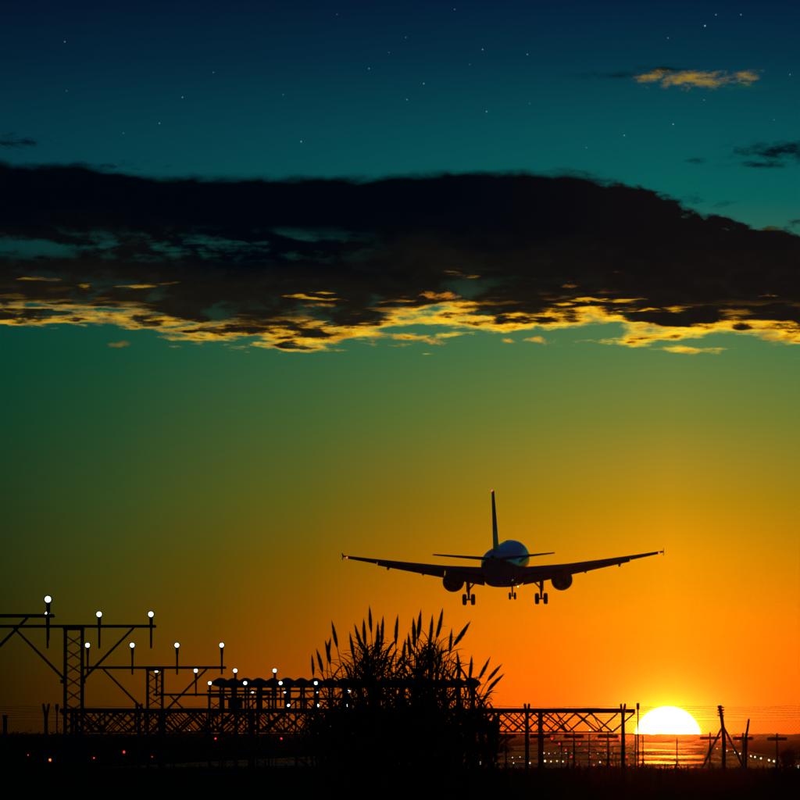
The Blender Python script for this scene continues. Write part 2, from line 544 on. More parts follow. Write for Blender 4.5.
t.links.new(mx.outputs[0], t.nodes['Material Output'].inputs[0])
ASPH = m
MARK = pmat('runway_paint', (.55, .55, .52), (.75, .75, .72), .8, .5)
rw = mesh_obj('runway', [(RX0, 560, .02), (RX1, 560, .02), (RX1, 3600, .02), (RX0, 3600, .02)], [(0, 1, 2, 3)], ASPH)
tag(rw, kind='structure')
for i in range(12):
    x = -16 + (i - 5.5) * 3.0 + (1.5 if i > 5 else -1.5)
    mesh_obj('threshold_stripe', [(x - .9, 626, .03), (x + .9, 626, .03), (x + .9, 656, .03), (x - .9, 656, .03)], [(0, 1, 2, 3)], MARK, rw)
for i in range(20):
    y = 700 + i * 50
    mesh_obj('centreline_stripe', [(-16.3, y, .03), (-15.7, y, .03), (-15.7, y + 30, .03), (-16.3, y + 30, .03)], [(0, 1, 2, 3)], MARK, rw)

# far belt of woodland that closes the horizon
wb = MB()
for layer, (dy, hmin, hvar) in enumerate(((8300, 3.0, 5.0), (8700, 5.5, 4.0))):
    xs = [-1500 + 5 * i for i in range(600)]
    r0, r1, r2 = [], [], []
    for x in xs:
        h = hmin + hvar * (0.5 + 0.5 * mnoise.noise(Vector((x * .006, layer * 9, 0)))) + 2.6 * mnoise.noise(Vector((x * .04, layer * 7 + 3, 0))) + 1.2 * mnoise.noise(Vector((x * .17, 2, layer)))
        h = max(h, 2.0)
        r0.append((x, dy - 60, -.5)); r1.append((x, dy, h)); r2.append((x, dy + 90, -.5))
    b0 = len(wb.v)
    wb.v += r0 + r1 + r2
    nx = len(xs)
    for j in range(2):
        for i in range(nx - 1):
            wb.f.append((b0 + j * nx + i, b0 + j * nx + i + 1, b0 + (j + 1) * nx + i + 1, b0 + (j + 1) * nx + i))
tag(wb.build('far_woodland', WOODS), 'low dark belt of woodland along the far horizon', 'woodland', kind='stuff')


def leaf_cloud(mb, c, rad, n, size):
    """n leaf-sized quads spread through an ellipsoid"""
    for _ in range(n):
        while True:
            p = Vector((random.uniform(-1, 1), random.uniform(-1, 1), random.uniform(-1, 1)))
            if p.length < 1: break
        p = Vector(c) + Vector((p.x * rad[0], p.y * rad[1], p.z * rad[2]))
        if p.z < 0.02: p.z = 0.02 + random.random() * .1
        u = Vector((random.gauss(0, 1), random.gauss(0, 1), random.gauss(0, 1))).normalized()
        w = u.orthogonal().normalized()
        sz = size * random.uniform(.6, 1.4)
        b0 = len(mb.v)
        mb.v += [p - u * sz, p + w * sz * .45, p + u * sz, p - w * sz * .45]
        mb.f.append((b0, b0 + 1, b0 + 2, b0 + 3))


# scrub on the left of the field: reads as one dark mass
sc_ = MB()
random.seed(11)
for i in range(170):
    px = -40 + 545 * i / 169 + random.uniform(-4, 4)
    d = random.uniform(1180, 1330)
    p = W(px, 738, d)
    hh = 2.4 + random.uniform(3.0, 9.0) * d / FPX
    if px > 440: hh *= max(0.35, 1 - (px - 440) / 90)
    leaf_cloud(sc_, (p.x, d, hh * .48), (random.uniform(1.2, 2.2), 1.5, hh * .52), 190, .20)
tag(sc_.build('scrub_belt', SHRUB), 'dark belt of low scrub across the far side of the field', 'scrub', kind='stuff')

# ------------------------------------------------------------------ approach lights
CX = -16.1
W_L = 1.4
fix_me = {}


def fixture_mesh(stem, lamp_r):
    """pole clamped to the crossbar with a lamp housing at its top; origin at the lamp"""
    key = (round(stem, 2), round(lamp_r, 3))
    if key not in fix_me:
        mb = MB()
        mb.tube([(0, .02, -stem), (0, .02, -stem * .45), (0, .02, -lamp_r * .7)], [.030, .034, .036], 8)
        mb.tube([(0, .02, -stem * .30), (0, .02, -lamp_r)], [.045, .05], 8)
        # bowl: lathe about Y, open towards -Y
        ys = [(-.060, 1.22), (-.02, 1.24), (.06, .95), (.12, .6), (.15, .2)]
        rings = [[(lamp_r * rr * math.cos(a), y, lamp_r * rr * math.sin(a)) for a in [2 * math.pi * i / 16 for i in range(16)]] for y, rr in ys]
        mb.loft(rings)
        o = mb.build('light_fixture', ALU, None, True)
        fix_me[key] = o.data
        bpy.data.objects.remove(o)
    return fix_me[key]


lens_me = {}


def lens_mesh(lamp_r, mat):
    key = (round(lamp_r, 3), mat.name)
    if key not in lens_me:
        rings = [[(lamp_r * rr * math.cos(a), y, lamp_r * rr * math.sin(a)) for a in [2 * math.pi * i / 16 for i in range(16)]]
                 for y, rr in ((-.057, .98), (-.075, .85), (-.09, .55), (-.096, .15))]
        o = MB().loft(rings).build('lens', mat, None, True)
        lens_me[key] = o.data
        bpy.data.objects.remove(o)
    return lens_me[key]


def fixture(parent, loc, stem, lamp_r, mat):
    o = link(bpy.data.objects.new('light_fixture', fixture_mesh(stem, lamp_r)), parent)
    o.location = loc
    l = link(bpy.data.objects.new('lens', lens_mesh(lamp_r, mat)), o)
    return o


def lattice(parent, h, w, single, r=.022, step=.31):
    """square lattice column, w wide, h high"""
    hw = w / 2
    for sx in (-1, 1):
        for sy in (-1, 1):
            bar('corner_leg', (sx * hw, sy * hw, 0), (sx * hw, sy * hw, h), r * 1.35, STEEL, parent, shape='box')
    faces = [((-hw, -hw), (hw, -hw)), ((hw, -hw), (hw, hw)), ((hw, hw), (-hw, hw)), ((-hw, hw), (-hw, -hw))]
    mb = MB()
    for fi, (a, b_) in enumerate(faces):
        z = .1 + (step * .5 if fi % 2 else 0)
        while z + step < h:
            for p0, p1 in ((a, b_), (b_, a)):
                s, e = (p0[0], p0[1], z), (p1[0], p1[1], z + step)
                if single and (z > h - 3.6):
                    bar('lacing_bar', s, e, r * .42, STEEL, parent)
                else:
                    mb.tube([s, e], [r * .42] * 2, 5)
            z += step * 1.18
    if mb.v:
        tag(mb.build('lacing', STEEL, parent), kind='stuff')


order = ['tallest', 'second tallest', 'third tallest', 'fourth tallest', 'fifth tallest', 'sixth tallest', 'seventh tallest']
masts = [(163.5, 599, 615.5), (196, 614, 626), (227, 645, 667.5), (257.5, 670.5, 694.5), (287.5, 683, 691), (317, 691.5, 698.5), (347, 705.5, 710)]
for i, (d, ly, by) in enumerate(masts):
    zl = W(670, ly, d).z
    zb = W(670, by, d).z
    t_ = thing('approach_light_mast', f'{order[i]} approach light mast, lattice column with crossbar and four white lamps', 'light mast', (CX, d, 0), 'masts of the approach light row')
    lattice(t_, zb - .05, .46, i < 3)
    half = 2.22
    bar('crossbar', (-half, -.06, zb), (half, -.06, zb), .042, STEEL, t_, shape='box')
    bar('crossbar', (-half, .22, zb - .005), (half, .22, zb - .005), .028, STEEL, t_, shape='box')
    bar('head_plate', (-.27, 0, zb - .075), (.27, 0, zb - .075), .30, STEEL, t_, r2=.03, shape='box')
    zs = zb - 1.46
    for s in (-1, 1):
        for yy in (-.20, .20):
            bar('strut', (s * .22, yy, zs), (s * 1.62, yy * .3, zb - .04), .026, STEEL, t_)
        bar('strut_bracket', (s * .20, -.25, zs - .03), (s * .34, -.25, zs - .03), .05, STEEL, t_, shape='box')
    for kx in (-1.5, -.5, .5, 1.5):
        fixture(t_, (kx * W_L, -.14, zl), .92, random.choice((.072, .076, .080)), L_WHITE)

# low approach rows nearer the threshold
low = [(377, 3.55), (407, 3.22), (466, 2.35), (496, 1.9), (526, 1.35), (556, .8), (586, .38)]
lown = ['tallest', 'second tallest', 'third tallest', 'fourth tallest', 'third lowest', 'second lowest', 'lowest']
for (d, zl), nm in zip(low, lown):
    t_ = thing('approach_light_row', f'{nm} two-legged frame with four small white approach lights beyond the truss gantry', 'light frame', (CX, d, 0), 'low frames of the approach light row')
    zb = max(zl - .3, .1)
    bar('crossbar', (-2.2, 0, zb), (2.2, 0, zb), .035, STEEL, t_, shape='box')
    for s in (-1, 1):
        bar('leg', (s * 1.4, 0, 0), (s * 1.4, 0, zb), .045, STEEL, t_)
        if zb > 1: bar('brace', (s * 1.4, 0, zb * .55), (s * .6, 0, zb - .02), .02, STEEL, t_)
    for kx in (-1.5, -.5, .5, 1.5):
        fixture(t_, (kx * W_L, -.08, zl), zl - zb + .06, .07, L_PALE)

# wide crossbar of lights
t_ = thing('crossbar_light_frame', 'long low frame carrying a wide line of small pale lights under the truss gantry', 'light frame', (CX, 440, 0))
zc = W(670, 730, 440).z
bar('crossbar', (-14.8, 0, zc - .25), (14.8, 0, zc - .25), .035, STEEL, t_, shape='box')
for i in range(11):
    x = -14 + 2.8 * i
    bar('leg', (x, 0, 0), (x, 0, zc - .25), .04, STEEL, t_)
for px in (165, 190, 213, 237, 258, 281, 303, 326, 349, 372, 394, 417, 441, 475, 498, 521, 543, 566, 590, 613):
    fixture(t_, (W(px, 730, 440).x - CX, -.06, zc), .3, .062 if px > 460 else .05, L_PALE if px > 460 else L_GREEN)

# red side rows
reds = [(462, 738.5), (492, 744), (522, 750), (552, 757), (582, 765)]
for side, x0, sn in ((1, -5.4, 'right of'), (-1, -26.8, 'left of')):
    for j, (d, py) in enumerate(reds):
        zl = max(W(670, py, d).z, .22)
        t_ = thing('red_light_frame', f'{["tallest", "second tallest", "middle", "second lowest", "lowest"][j]} small frame of red lights {sn} the white approach row', 'light frame', (x0, d, 0), 'red side row light frames')
        zb = max(zl - .18, .06)
        bar('crossbar', (-2.2, 0, zb), (2.2, 0, zb), .03, STEEL, t_, shape='box')
        for s in (-1, 1):
            bar('leg', (s * 1.5, 0, 0), (s * 1.5, 0, zb), .04, STEEL, t_)
            if zb > .8: bar('brace', (s * 1.5, 0, .1), (s * .2, 0, zb - .03), .018, STEEL, t_)
        for kx in (-1.5, -.5, .5, 1.5):
            if side > 0 or (j, kx) in ((0, -1.5), (0, 1.5)):
                fixture(t_, (kx * W_L, -.06, zl), zl - zb + .04, .068, L_RED)

# stake lights in the field and along the runway
stake_me = {}


def stake_light(px, py, mat, r, h, label, group):
    d = (EYE.z - h) * FPX / (py - 738)
    p = W(px, py, d)
    t_ = thing('ground_light', label, 'ground light', (p.x, d, 0), group)
    bar('stake', (0, 0, 0), (0, 0, h - r * .5), .03, ALU, t_)
    bar('base_plate', (0, 0, 0), (0, 0, .04), .12, ALU, t_)
    if (r, mat.name) not in stake_me:
        o = ball('lamp_globe', (0, 0, 0), r, mat, None, 10, 6, (1, 1, 1.1))
        stake_me[(r, mat.name)] = o.data
        bpy.data.objects.remove(o)
    g = link(bpy.data.objects.new('lamp_globe', stake_me[(r, mat.name)]), t_)
    g.location = (0, 0, h)


for px in (717, 727, 735, 740, 746, 751, 755, 761, 769, 774, 791, 798):
    d = 9.3 * FPX / (px - 670)
    stake_light(px, 738 + (EYE.z - .33) * FPX / d, L_PALE, .10, .33, 'pale runway edge light in the line beside the bare poles and T-shaped antennas', 'runway edge lights on the right')
for px, py in ((477, 749.5), (488, 757), (480, 763), (494, 764), (496.5, 761), (505, 764), (512.5, 757.5), (513.5, 763), (520, 757), (530, 763), (544, 753), (549, 753.5),
               (555, 753), (561, 753.5), (566, 753), (572, 753), (545, 761), (551, 761.5), (557, 761), (563, 761.5), (590, 753), (598, 753.5), (605, 753), (612, 753),
               (600, 762), (608, 763), (391, 748), (426, 755), (338, 757), (375, 746)):
    stake_light(px, py, L_PALE, random.choice((.05, .07, .095)), .35, 'tiny pale light among the runway lights under the truss gantry', 'runway lights beyond the reeds')
for px, py, mt, r, lb in ((28, 755, L_RED, .07, 'faint red ground light farthest from the truss gantry'), (50, 760, L_AMB, .11, 'amber ground light in the dark field'),
                          (94, 758, L_RED, .075, 'faint red ground light below the lattice mast'), (124, 752, L_RED, .17, 'brightest pink-red ground light in the dark field'),
                          (152, 757, L_RED, .075, 'small red ground light below the second lattice mast'), (268, 743, L_RED, .19, 'bright red ground light under the antenna row')):
    stake_light(px, py, mt, r, .5, lb, None)

# ------------------------------------------------------------------ truss gantry with the antenna row on it
TD = 356.0
x0, x1 = W(60, 712, TD).x, W(635, 712, TD).x
ztop = W(670, 709, TD).z
zbot = W(670, 732, TD).z
gt = thing('truss_gantry', 'long raised steel truss with crossing diagonals carrying the antenna row', 'truss', (0, TD, 0))
DEP = 2.6
for yy in (0, DEP):
    bar('top_chord', (x0, yy, ztop - .10), (x1, yy, ztop - .10), .10, STEEL, gt, shape='box')
    bar('bottom_chord', (x0 + .5, yy, zbot), (x1 - 1.1, yy, zbot), .035, STEEL, gt, shape='box')
bar('deck_plate', (x0, DEP / 2, ztop + .02), (x1 - .6, DEP / 2, ztop + .02), DEP / 2 - .1, STEEL, gt, r2=.015, shape='box')
random.seed(3)
for yy, ph, pan in ((0, 0.0, 2.0), (DEP, 0.85, 1.9)):
    x = x1 - ph - .02
    flip = 0
    while x - pan / 2 > x0:
        za, zb_ = (ztop - .2, zbot) if not flip else (zbot, ztop - .2)
        bar('diagonal', (x, yy, za), (x - pan / 2 - .08, yy, zb_), .046, STEEL, gt)
        if x < x1 - 2.2:
            bar('diagonal', (x - .05, yy + .1, zb_), (x - pan / 2 - .03, yy + .1, za), .032, STEEL, gt)
        x -= pan / 2 + .08
        flip ^= 1
x = x1 - 1.6
while x - 2 > x0:                       # sway bracing between the two faces
    bar('sway_brace', (x, 0, zbot), (x - 1.3, DEP, ztop - .2), .034, STEEL, gt)
    bar('sway_brace', (x, DEP, zbot), (x - .5, 0, ztop - .2), .034, STEEL, gt)
    x -= 1.75
xd = W(486, 730, TD).x
random.seed(8)
for yy in (.55, 1.3, 2.05):                # denser bracing under the antenna row and the masts
    x = xd - random.uniform(0, .6)
    while x - 1.2 > x0:
        w_ = random.uniform(.55, 1.15)
        up = random.random() < .5
        bar('inner_brace', (x, yy, zbot if up else ztop - .2), (x - w_, yy + random.uniform(-.3, .3), ztop - .2 if up else zbot), random.uniform(.03, .05), STEEL, gt)
        if random.random() < .35:
            bar('hanger', (x - .2, yy, zbot), (x - .2, yy, ztop - .2), .04, STEEL, gt, shape='box')
        x -= random.uniform(.45, 1.0)
for px in (72, 160, 250, 345, 440, 540):
    xx = W(px, 738, TD).x
    for yy in (0, DEP):
        bar('column', (xx, yy, 0), (xx, yy, ztop - .2), .09, STEEL, gt, shape='box')
    bar('column_brace', (xx, 0, .2), (xx, DEP, zbot), .03, STEEL, gt)

ar = thing('antenna_array', 'row of rounded antenna pods on posts standing on the truss gantry', 'antenna', (0, TD + .9, ztop + .035))
pod_me = None
za = W(670, 686, TD).z - ztop - .035
pxs = [221, 233.5, 246] + [259 + 14.2 * i for i in range(16)]
prof = [(-.41, .06), (-.40, .16), (-.32, .25), (-.20, .31), (-.09, .375), (0, .39), (.09, .375), (.20, .31), (.32, .25), (.40, .16), (.41, .06), (.30, .0), (.12, -.05), (-.12, -.05), (-.30, .0)]
for i, px in enumerate(pxs):
    xx = W(px, 690, TD + .9).x
    if pod_me is None:
        rings = [[(a * s, y, b_ * (.55 + .45 * s) + .02) for a, b_ in prof] for y, s in ((-.85, .55), (-.78, .85), (-.6, 1), (.6, 1), (.78, .85), (.85, .55))]
        o = MB().loft(rings).build('antenna_pod', RADOME, None, True)
        pod_me = o.data
        bpy.data.objects.remove(o)
    o = link(bpy.data.objects.new('antenna_pod', pod_me), ar)
    o.location = (xx, 0, za + random.uniform(-.012, .012))
    o.rotation_euler = (0, 0, random.uniform(-.03, .03))
    for yy, rr in ((-.45, .085 if i % 2 else .06), (.5, .06)):
        bar('post', (xx + (.09 if yy > 0 else 0), yy, 0), (xx + (.09 if yy > 0 else 0), yy, za + .02), rr, STEEL, ar)
xa, xb = W(214, 690, TD).x, W(478, 690, TD).x
for zz in (za - .03, za * .42):
    bar('rail', (xa + .25, .3, zz), (xb - .1, .3, zz), .05, STEEL, ar, shape='box')
for px in (229, 300, 372, 440):
    xx = W(px, 690, TD).x
    bar('stay', (xx, .35, .02), (xx + 1.0, .35, za - .08), .025, STEEL, ar)
    bar('stay', (xx + 1.0, .40, .02), (xx, .40, za - .08), .025, STEEL, ar)
o = MB().box((xa + 1.0, 0, .28), (.34, .4, .27)).build('cabinet', STEEL, ar)

# ------------------------------------------------------------------ T-shaped antennas and bare poles beyond the fence
TL = ['standing next to the edge of the reed clump', 'standing in line with the truss gantry column', 'standing midway under the outer span of the truss gantry', 'standing under the free end of the truss gantry',
      'crossed by the raking strut of the braced fence post', 'standing right beside the leaning bent post', 'standing next to the dark rounded shrub']
TS = [(506, 736.5), (540, 736.5), (574, 736.5), (608, 736.5), (710, 738), (743, 738.5), (777, 739)]
for i, (px, py) in enumerate(TS):
    d = 400
    p = W(px, py, d)
    t_ = thing('tee_antenna', 'T-shaped antenna post ' + TL[i], 'antenna', (p.x, d, 0), 'row of T-shaped antenna posts')
    z = p.z
    mb = MB()
    mb.loft([[(x, -.09 * s, -.085 * s), (x, .09 * s, -.085 * s), (x, .09 * s, .085 * s), (x, -.09 * s, .085 * s)] for x, s in ((-.56, .6), (-.52, 1), (.52, 1), (.56, .6))])
    o = mb.build('crossarm', RADOME, t_)
    o.location = (0, 0, z)
    bar('post', (0, 0, 0), (0, 0, z - .06), .05, STEEL, t_)
    bar('finial', (0, 0, z + .08), (0, 0, z + .32), .05, STEEL, t_)
    for a in (0.2, 2.3, 4.4):
        bar('base_strut', (0, 0, 1.15), (.62 * math.cos(a), .62 * math.sin(a), 0), .028, STEEL, t_)
for px, py, lb in ((643, 735.5, 'slim bare pole with splayed base struts in front of the sun, beside the fence pole'), (677, 738, 'slim bare pole with splayed base struts below the middle of the sun')):
    p = W(px, py, 400)
    t_ = thing('tripod_pole', lb, 'pole', (p.x, 400, 0))
    bar('pole', (0, 0, 0), (0, 0, p.z), .035, STEEL, t_)
    bar('pole_collar', (0, 0, 1.05), (0, 0, 1.25), .06, STEEL, t_)
    for a in (0.2, 2.3, 4.4):
        bar('base_strut', (0, 0, 1.15), (.62 * math.cos(a), .62 * math.sin(a), 0), .028, STEEL, t_)

# ------------------------------------------------------------------ perimeter fence
FD = 180.0
zpx = lambda py: W(670, py, FD).z
fn = thing('chain_link_fence', 'chain-link perimeter fence with V-topped posts and strands of barbed wire', 'fence', (0, FD, 0))
fx0, fx1 = W(-60, 738, FD).x, W(860, 738, FD).x
zm = zpx(721)
vposts = [-51, 46, 139, 236, 333, 430, 527, 623, 820]
strain_x = 723
spans = sorted(vposts + [strain_x])
for px in vposts:
    x = W(px, 738, FD).x
    o = MB().tube([(0, 0, 0), (0, 0, zpx(718))], [.056, .046], 8).build('post', CONC, fn)
    o.location.x = x
    for s in (-1, 1):
        MB().tube([(0, 0, 0), (s * .05, s * .24, zpx(704) - zpx(719))], [.040, .032], 7).build('post_arm', CONC, o).location = (0, 0, zpx(719))
# straining post with curved top and two raking struts
x = W(strain_x, 738, FD).x
pts = [(x + .02, 0, 0), (x + .02, 0, zpx(740)), (x, 0, zpx(728)), (x - .03, 0, zpx(718)), (x - .075, 0, zpx(707))]
o = MB().tube(pts, [.056, .052, .048, .046, .044], 9).build('straining_post', CONC, fn)
MB().tube([(x - .078, 0, zpx(707.5)), (x - .082, 0, zpx(705.3))], [.060, .056], 9).build('post_cap', CONC, o)
for s in (-1, 1):
    bar('raking_strut', (x + s * .03, .02, zpx(728)), (x + s * 1.33, .02, 0), .027, CONC, fn)
for zz in (706.5, 709.0, 711.7, 714.5):                       # wire clips on the straining post
    bar('wire_clip', (x - .14, 0, zpx(zz + 1)), (x + .03, 0, zpx(zz + 1)), .018, WIRE, fn)
# mesh bays
DP = .088
allx = [fx0] + [W(p, 738, FD).x for p in spans] + [fx1]
allx = sorted(set(allx))
for a, b_ in zip(allx[:-1], allx[1:]):
    if b_ - a < .3: continue
    mb = MB()
    H = zm - .05
    n0, n1 = int((a - H) / DP) - 1, int((b_ + H) / DP) + 1
    for s in (1, -1):
        for kk in range(n0, n1 + 1):
            xs_ = kk * DP if s > 0 else kk * DP + H
            # line x = xs_ + s*t, z=.05+t, clipped to [a,b_]
            t0, t1 = 0, H
            if s > 0:
                t0, t1 = max(t0, a - xs_), min(t1, b_ - xs_)
            else:
                t0, t1 = max(t0, xs_ - b_), min(t1, xs_ - a)
            if t1 - t0 < .03: continue
            mb.tube([(xs_ + s * t0, s * .004, .05 + t0), (xs_ + s * t1, s * .004, .05 + t1)], [.0036] * 2, 3, False)
    mb.build('mesh_panel', WIRE, fn)
for j, (py, yy) in enumerate(((706.8, -.20), (708.6, .18), (710.6, -.13), (712.6, .1), (715.0, -.07), (717.6, .03), (721, 0), (741, 0))):
    mb = MB()
    pts = []
    n_ = 120
    for i in range(n_ + 1):
        x = fx0 + (fx1 - fx0) * i / n_
        pts.append((x, yy, zpx(py) + .012 * math.sin(x * 2.6 + j) + .006 * math.sin(x * 7 + j * 2)))
    mb.tube(pts, [.0040 if j < 6 else .0040] * len(pts), 4)
    if j < 6:
        x = fx0
        while x < fx1:
            zz = zpx(py) + .012 * math.sin(x * 2.6 + j) + .006 * math.sin(x * 7 + j * 2)
            e = random.uniform(-.01, .01)
            mb.tube([(x - e, yy, zz - .016), (x + e, yy, zz + .016)], [.003] * 2, 3, False)
            mb.tube([(x + .012, yy - .012, zz - e), (x - .006, yy + .012, zz + .012)], [.003] * 2, 3, False)
            x += random.uniform(.09, .15)
    mb.build('barbed_strand' if j < 6 else 'tension_wire', WIRE, fn)

# lone posts by the fence
x = W(745, 738, 186).x
o = MB().tube([(0, 0, 0), (.02, 0, W(0, 745, 186).z), (.035, 0, W(0, 735, 186).z), (.07, 0, W(0, 728, 186).z), (.10, 0, W(0, 719, 186).z)], [.042, .038, .034, .031, .03], 9).build('bent_post', CONC)
o.location = (x, 186, 0)
tag(o, 'leaning bent post behind the fence, beside a T-shaped antenna', 'post')
for px, dd, ytop, lb in ((638, 179, 703, 'slim pole with a thick tip crossing the edge of the sun'), (57, 179, 704, 'short-tipped slim pole beside the V-topped post and lattice mast')):
    p = W(px, ytop, dd)
    t_ = thing('slim_pole', lb, 'pole', (p.x, dd, 0))
    bar('pole', (0, 0, 0), (0, 0, p.z), .020, CONC, t_)
    bar('pole_tip', (0, 0, p.z - .16), (0, 0, p.z), .042, CONC, t_)
p = W(5, 717, 186)
t_ = thing('stub_post', 'short square post behind the fence, apart from the lattice masts', 'post', (p.x, 186, 0))
bar('post', (0, 0, 0), (0, 0, p.z), .05, CONC, t_, shape='box')
bar('post_top', (0, 0, p.z), (0, 0, p.z + .05), .065, CONC, t_, shape='box')

# ------------------------------------------------------------------ weeds along the fence and grass of the field
random.seed(21)
wd = MB()


def blade(mb, x, y, h, lean, w):
    a = random.uniform(0, 6.28)
    dx, dy = math.cos(a) * lean, math.sin(a) * lean
    b0 = len(mb.v)
    ca = random.uniform(-.6, .6)
    ux, uy = math.cos(ca) * w, math.sin(ca) * w
    mb.v += [(x - ux, y - uy, 0), (x + ux, y + uy, 0), (x + dx * .35 - ux * .8, y + dy * .35, h * .6), (x + dx * .35 + ux * .8, y + dy * .35, h * .6), (x + dx, y + dy, h)]
    mb.f += [(b0, b0 + 1, b0 + 3, b0 + 2), (b0 + 2, b0 + 3, b0 + 4)]


for i in range(15000):
    px = random.uniform(-10, 812)
    d = random.uniform(164, 179.6)
    x = W(px, 738, d).x
    hpx = 771 + 5 * mnoise.noise(Vector((px * .03, 1, 0))) + 4 * mnoise.noise(Vector((px * .11, 5, 0)))
    h = W(px, hpx, d).z * random.uniform(.62, 1.0)
    if random.random() < .05: h = W(px, hpx - random.uniform(2, 7), d).z
    blade(wd, x, d, h, random.uniform(.02, .22), random.uniform(.006, .014))
for i in range(420):                                     # stalks with seed heads
    px = random.uniform(-10, 812)
    d = random.uniform(166, 179)
    x = W(px, 738, d).x
    h = W(px, random.uniform(762, 772), d).z
    l = random.uniform(-.12, .12)
    wd.tube([(x, d, 0), (x + l * .3, d, h * .6), (x + l, d, h * .93), (x + l * 1.1, d, h)], [.008, .007, .018, .003], 4, False)
tag(wd.build('fence_weeds', WEED), 'tangle of dry weeds and grass along the foot of the fence', 'weeds', kind='stuff')
gb = MB()
for i in range(26000):
    px = random.uniform(-10, 812)
    d = 240 + 330 * random.random() ** .8
    x = W(px, 738, d).x
    if d > 556 and RX0 < x < RX1: continue
    blade(gb, x, d, random.uniform(.12, .45), random.uniform(.02, .2), random.uniform(.012, .03))
tag(gb.build('field_grass', WEED), 'rough grass of the dark airfield', 'grass', kind='stuff')

# shrub at the right
random.seed(5)
p = W(790, 745, 300)
t_ = thing('shrub', 'dark rounded shrub behind the fence past the last T-shaped antenna', 'shrub', (p.x, 300, 0))
cr = MB()
for i in range(26):
    a = random.uniform(0, 6.28); r_ = random.uniform(0, .6)
    leaf_cloud(cr, (r_ * math.cos(a), r_ * math.sin(a), random.uniform(.4, p.z - .25)), (.3, .3, .24), 55, .055)
cr.build('crown', SHRUB, t_)
for i in range(5):
    a = i * 1.3
    MB().tube([(0, 0, 0), (.12 * math.cos(a), .12 * math.sin(a), .5), (.42 * math.cos(a), .42 * math.sin(a), p.z * .8)], [.035, .025, .01], 6).build('stem', SHRUB, t_)

# ------------------------------------------------------------------ giant reeds
RD = 150.0
random.seed(42)
leaf_shapes = []


def leaf_shape(i):
    """arched strap leaf, origin at its base, grows along +X and droops"""
    L = random.uniform(.42, .80)
    w0 = random.uniform(.040, .058)
    up = random.uniform(.25, 1.1)
    droop = random.uniform(.5, 1.7)
    v, f = [], []
    n_ = 7
    x = z = 0.0
    for j in range(n_ + 1):
        s = j / n_
        ang = up - droop * 1.5 * s * s
        wd_ = w0 * (0.55 + 1.1 * s) * (1 - s) ** .55 if s < 1 else .001
        v += [(x, -wd_, z), (x, wd_, z - wd_ * .4)]
        x += math.cos(ang) * L / n_
        z += math.sin(ang) * L / n_
    for j in range(n_):
        f.append((2 * j, 2 * j + 1, 2 * j + 3, 2 * j + 2))
    return v, f


leaf_data = []
for i in range(10):
    v, f = leaf_shape(i)
    o = mesh_obj('leaf', v, f, LEAFM, None, True)
    leaf_data.append((o.data, v, f))
    bpy.data.objects.remove(o)


def plume_mesh(L, bend, fat):
    mb = MB()
    n_ = 10
    ax = lambda s: Vector((bend * L * s * s, 0, L * s))
    wid = lambda s: fat * L * (math.sin(math.pi * min(1, s * .97 + .04) ** .72)) ** .8
    mb.tube([ax(j / n_) for j in range(n_ + 1)], [.62 * wid(j / n_) * random.uniform(.8, 1.15) + .004 for j in range(n_ + 1)], 6)
    for j in range(420):                                   # loose spikelets
        s = random.random() ** .85 * .98
        a = random.uniform(0, 6.28)
        r0 = wid(s) * random.uniform(.4, .8)
        p = ax(s) + Vector((r0 * math.cos(a), r0 * math.sin(a), 0))
        o_ = wid(s) * random.uniform(.2, .75)
        tip = p + Vector((math.cos(a) * o_, math.sin(a) * o_, random.uniform(.03, .085)))
        sd = Vector((-math.sin(a), math.cos(a), 0)) * .0055
        b0 = len(mb.v)
        mb.v += [p - sd, p + sd, tip]
        mb.f.append((b0, b0 + 1, b0 + 2))
    o = mb.build('plume', PLUME, None, True)
    me = o.data
    bpy.data.objects.remove(o)
    return me


PL = (.40, .46, .52, .58)
plumes = {L: [plume_mesh(L, bd, ft) for bd, ft in ((.0, .094), (.08, .108), (-.08, .088), (.14, .1))] for L in PL}
# plume tip (px, py), tip's sideways lean over the plume, plume length (px)
Z = lambda zx, zy: (300 + zx / 3.81, 600 + zy / 3.81)
TIPS = [(50, 220, 0, 15), (70, 192, -4, 22), (122, 85, -5, 24), (103, 160, -3, 22), (113, 150, 2, 20), (193, 128, -3, 24), (207, 97, -8, 26), (237, 78, -3, 24), (264, 28, -2, 26),
        (297, 88, 0, 27), (315, 66, 1, 28), (365, 62, 0, 27), (395, 155, 0, 22), (418, 132, 0, 22), (436, 72, 0, 27), (457, 42, 2, 28), (463, 56, 3, 22), (510, 62, 4, 27), (552, 40, 8, 27), (578, 115, 2, 22),
        (540, 185, 4, 22), (495, 140, 1, 24), (610, 203, 1, 24), (660, 220, 4, 23), (722, 223, 10, 22), (650, 88, 18, 30), (760, 248, 12, 20), (765, 280, 13, 22)]
lbl = 'giant reed cane with strap leaves and a narrow feathery plume'
REED_LABELS = {(264, 28): 'tallest plumed reed cane of the clump', (552, 40): 'reed cane with a slanting plume just under the airliner wheels',
               (650, 88): 'reed cane whose long plume leans out most steeply', (765, 280): 'lowest outward-leaning plumed cane beside the bare end of the truss gantry',
               (50, 220): 'small short-plumed cane standing alone over the antenna pods', (365, 62): 'upright plumed cane standing alone in the gap between two leafy masses'}
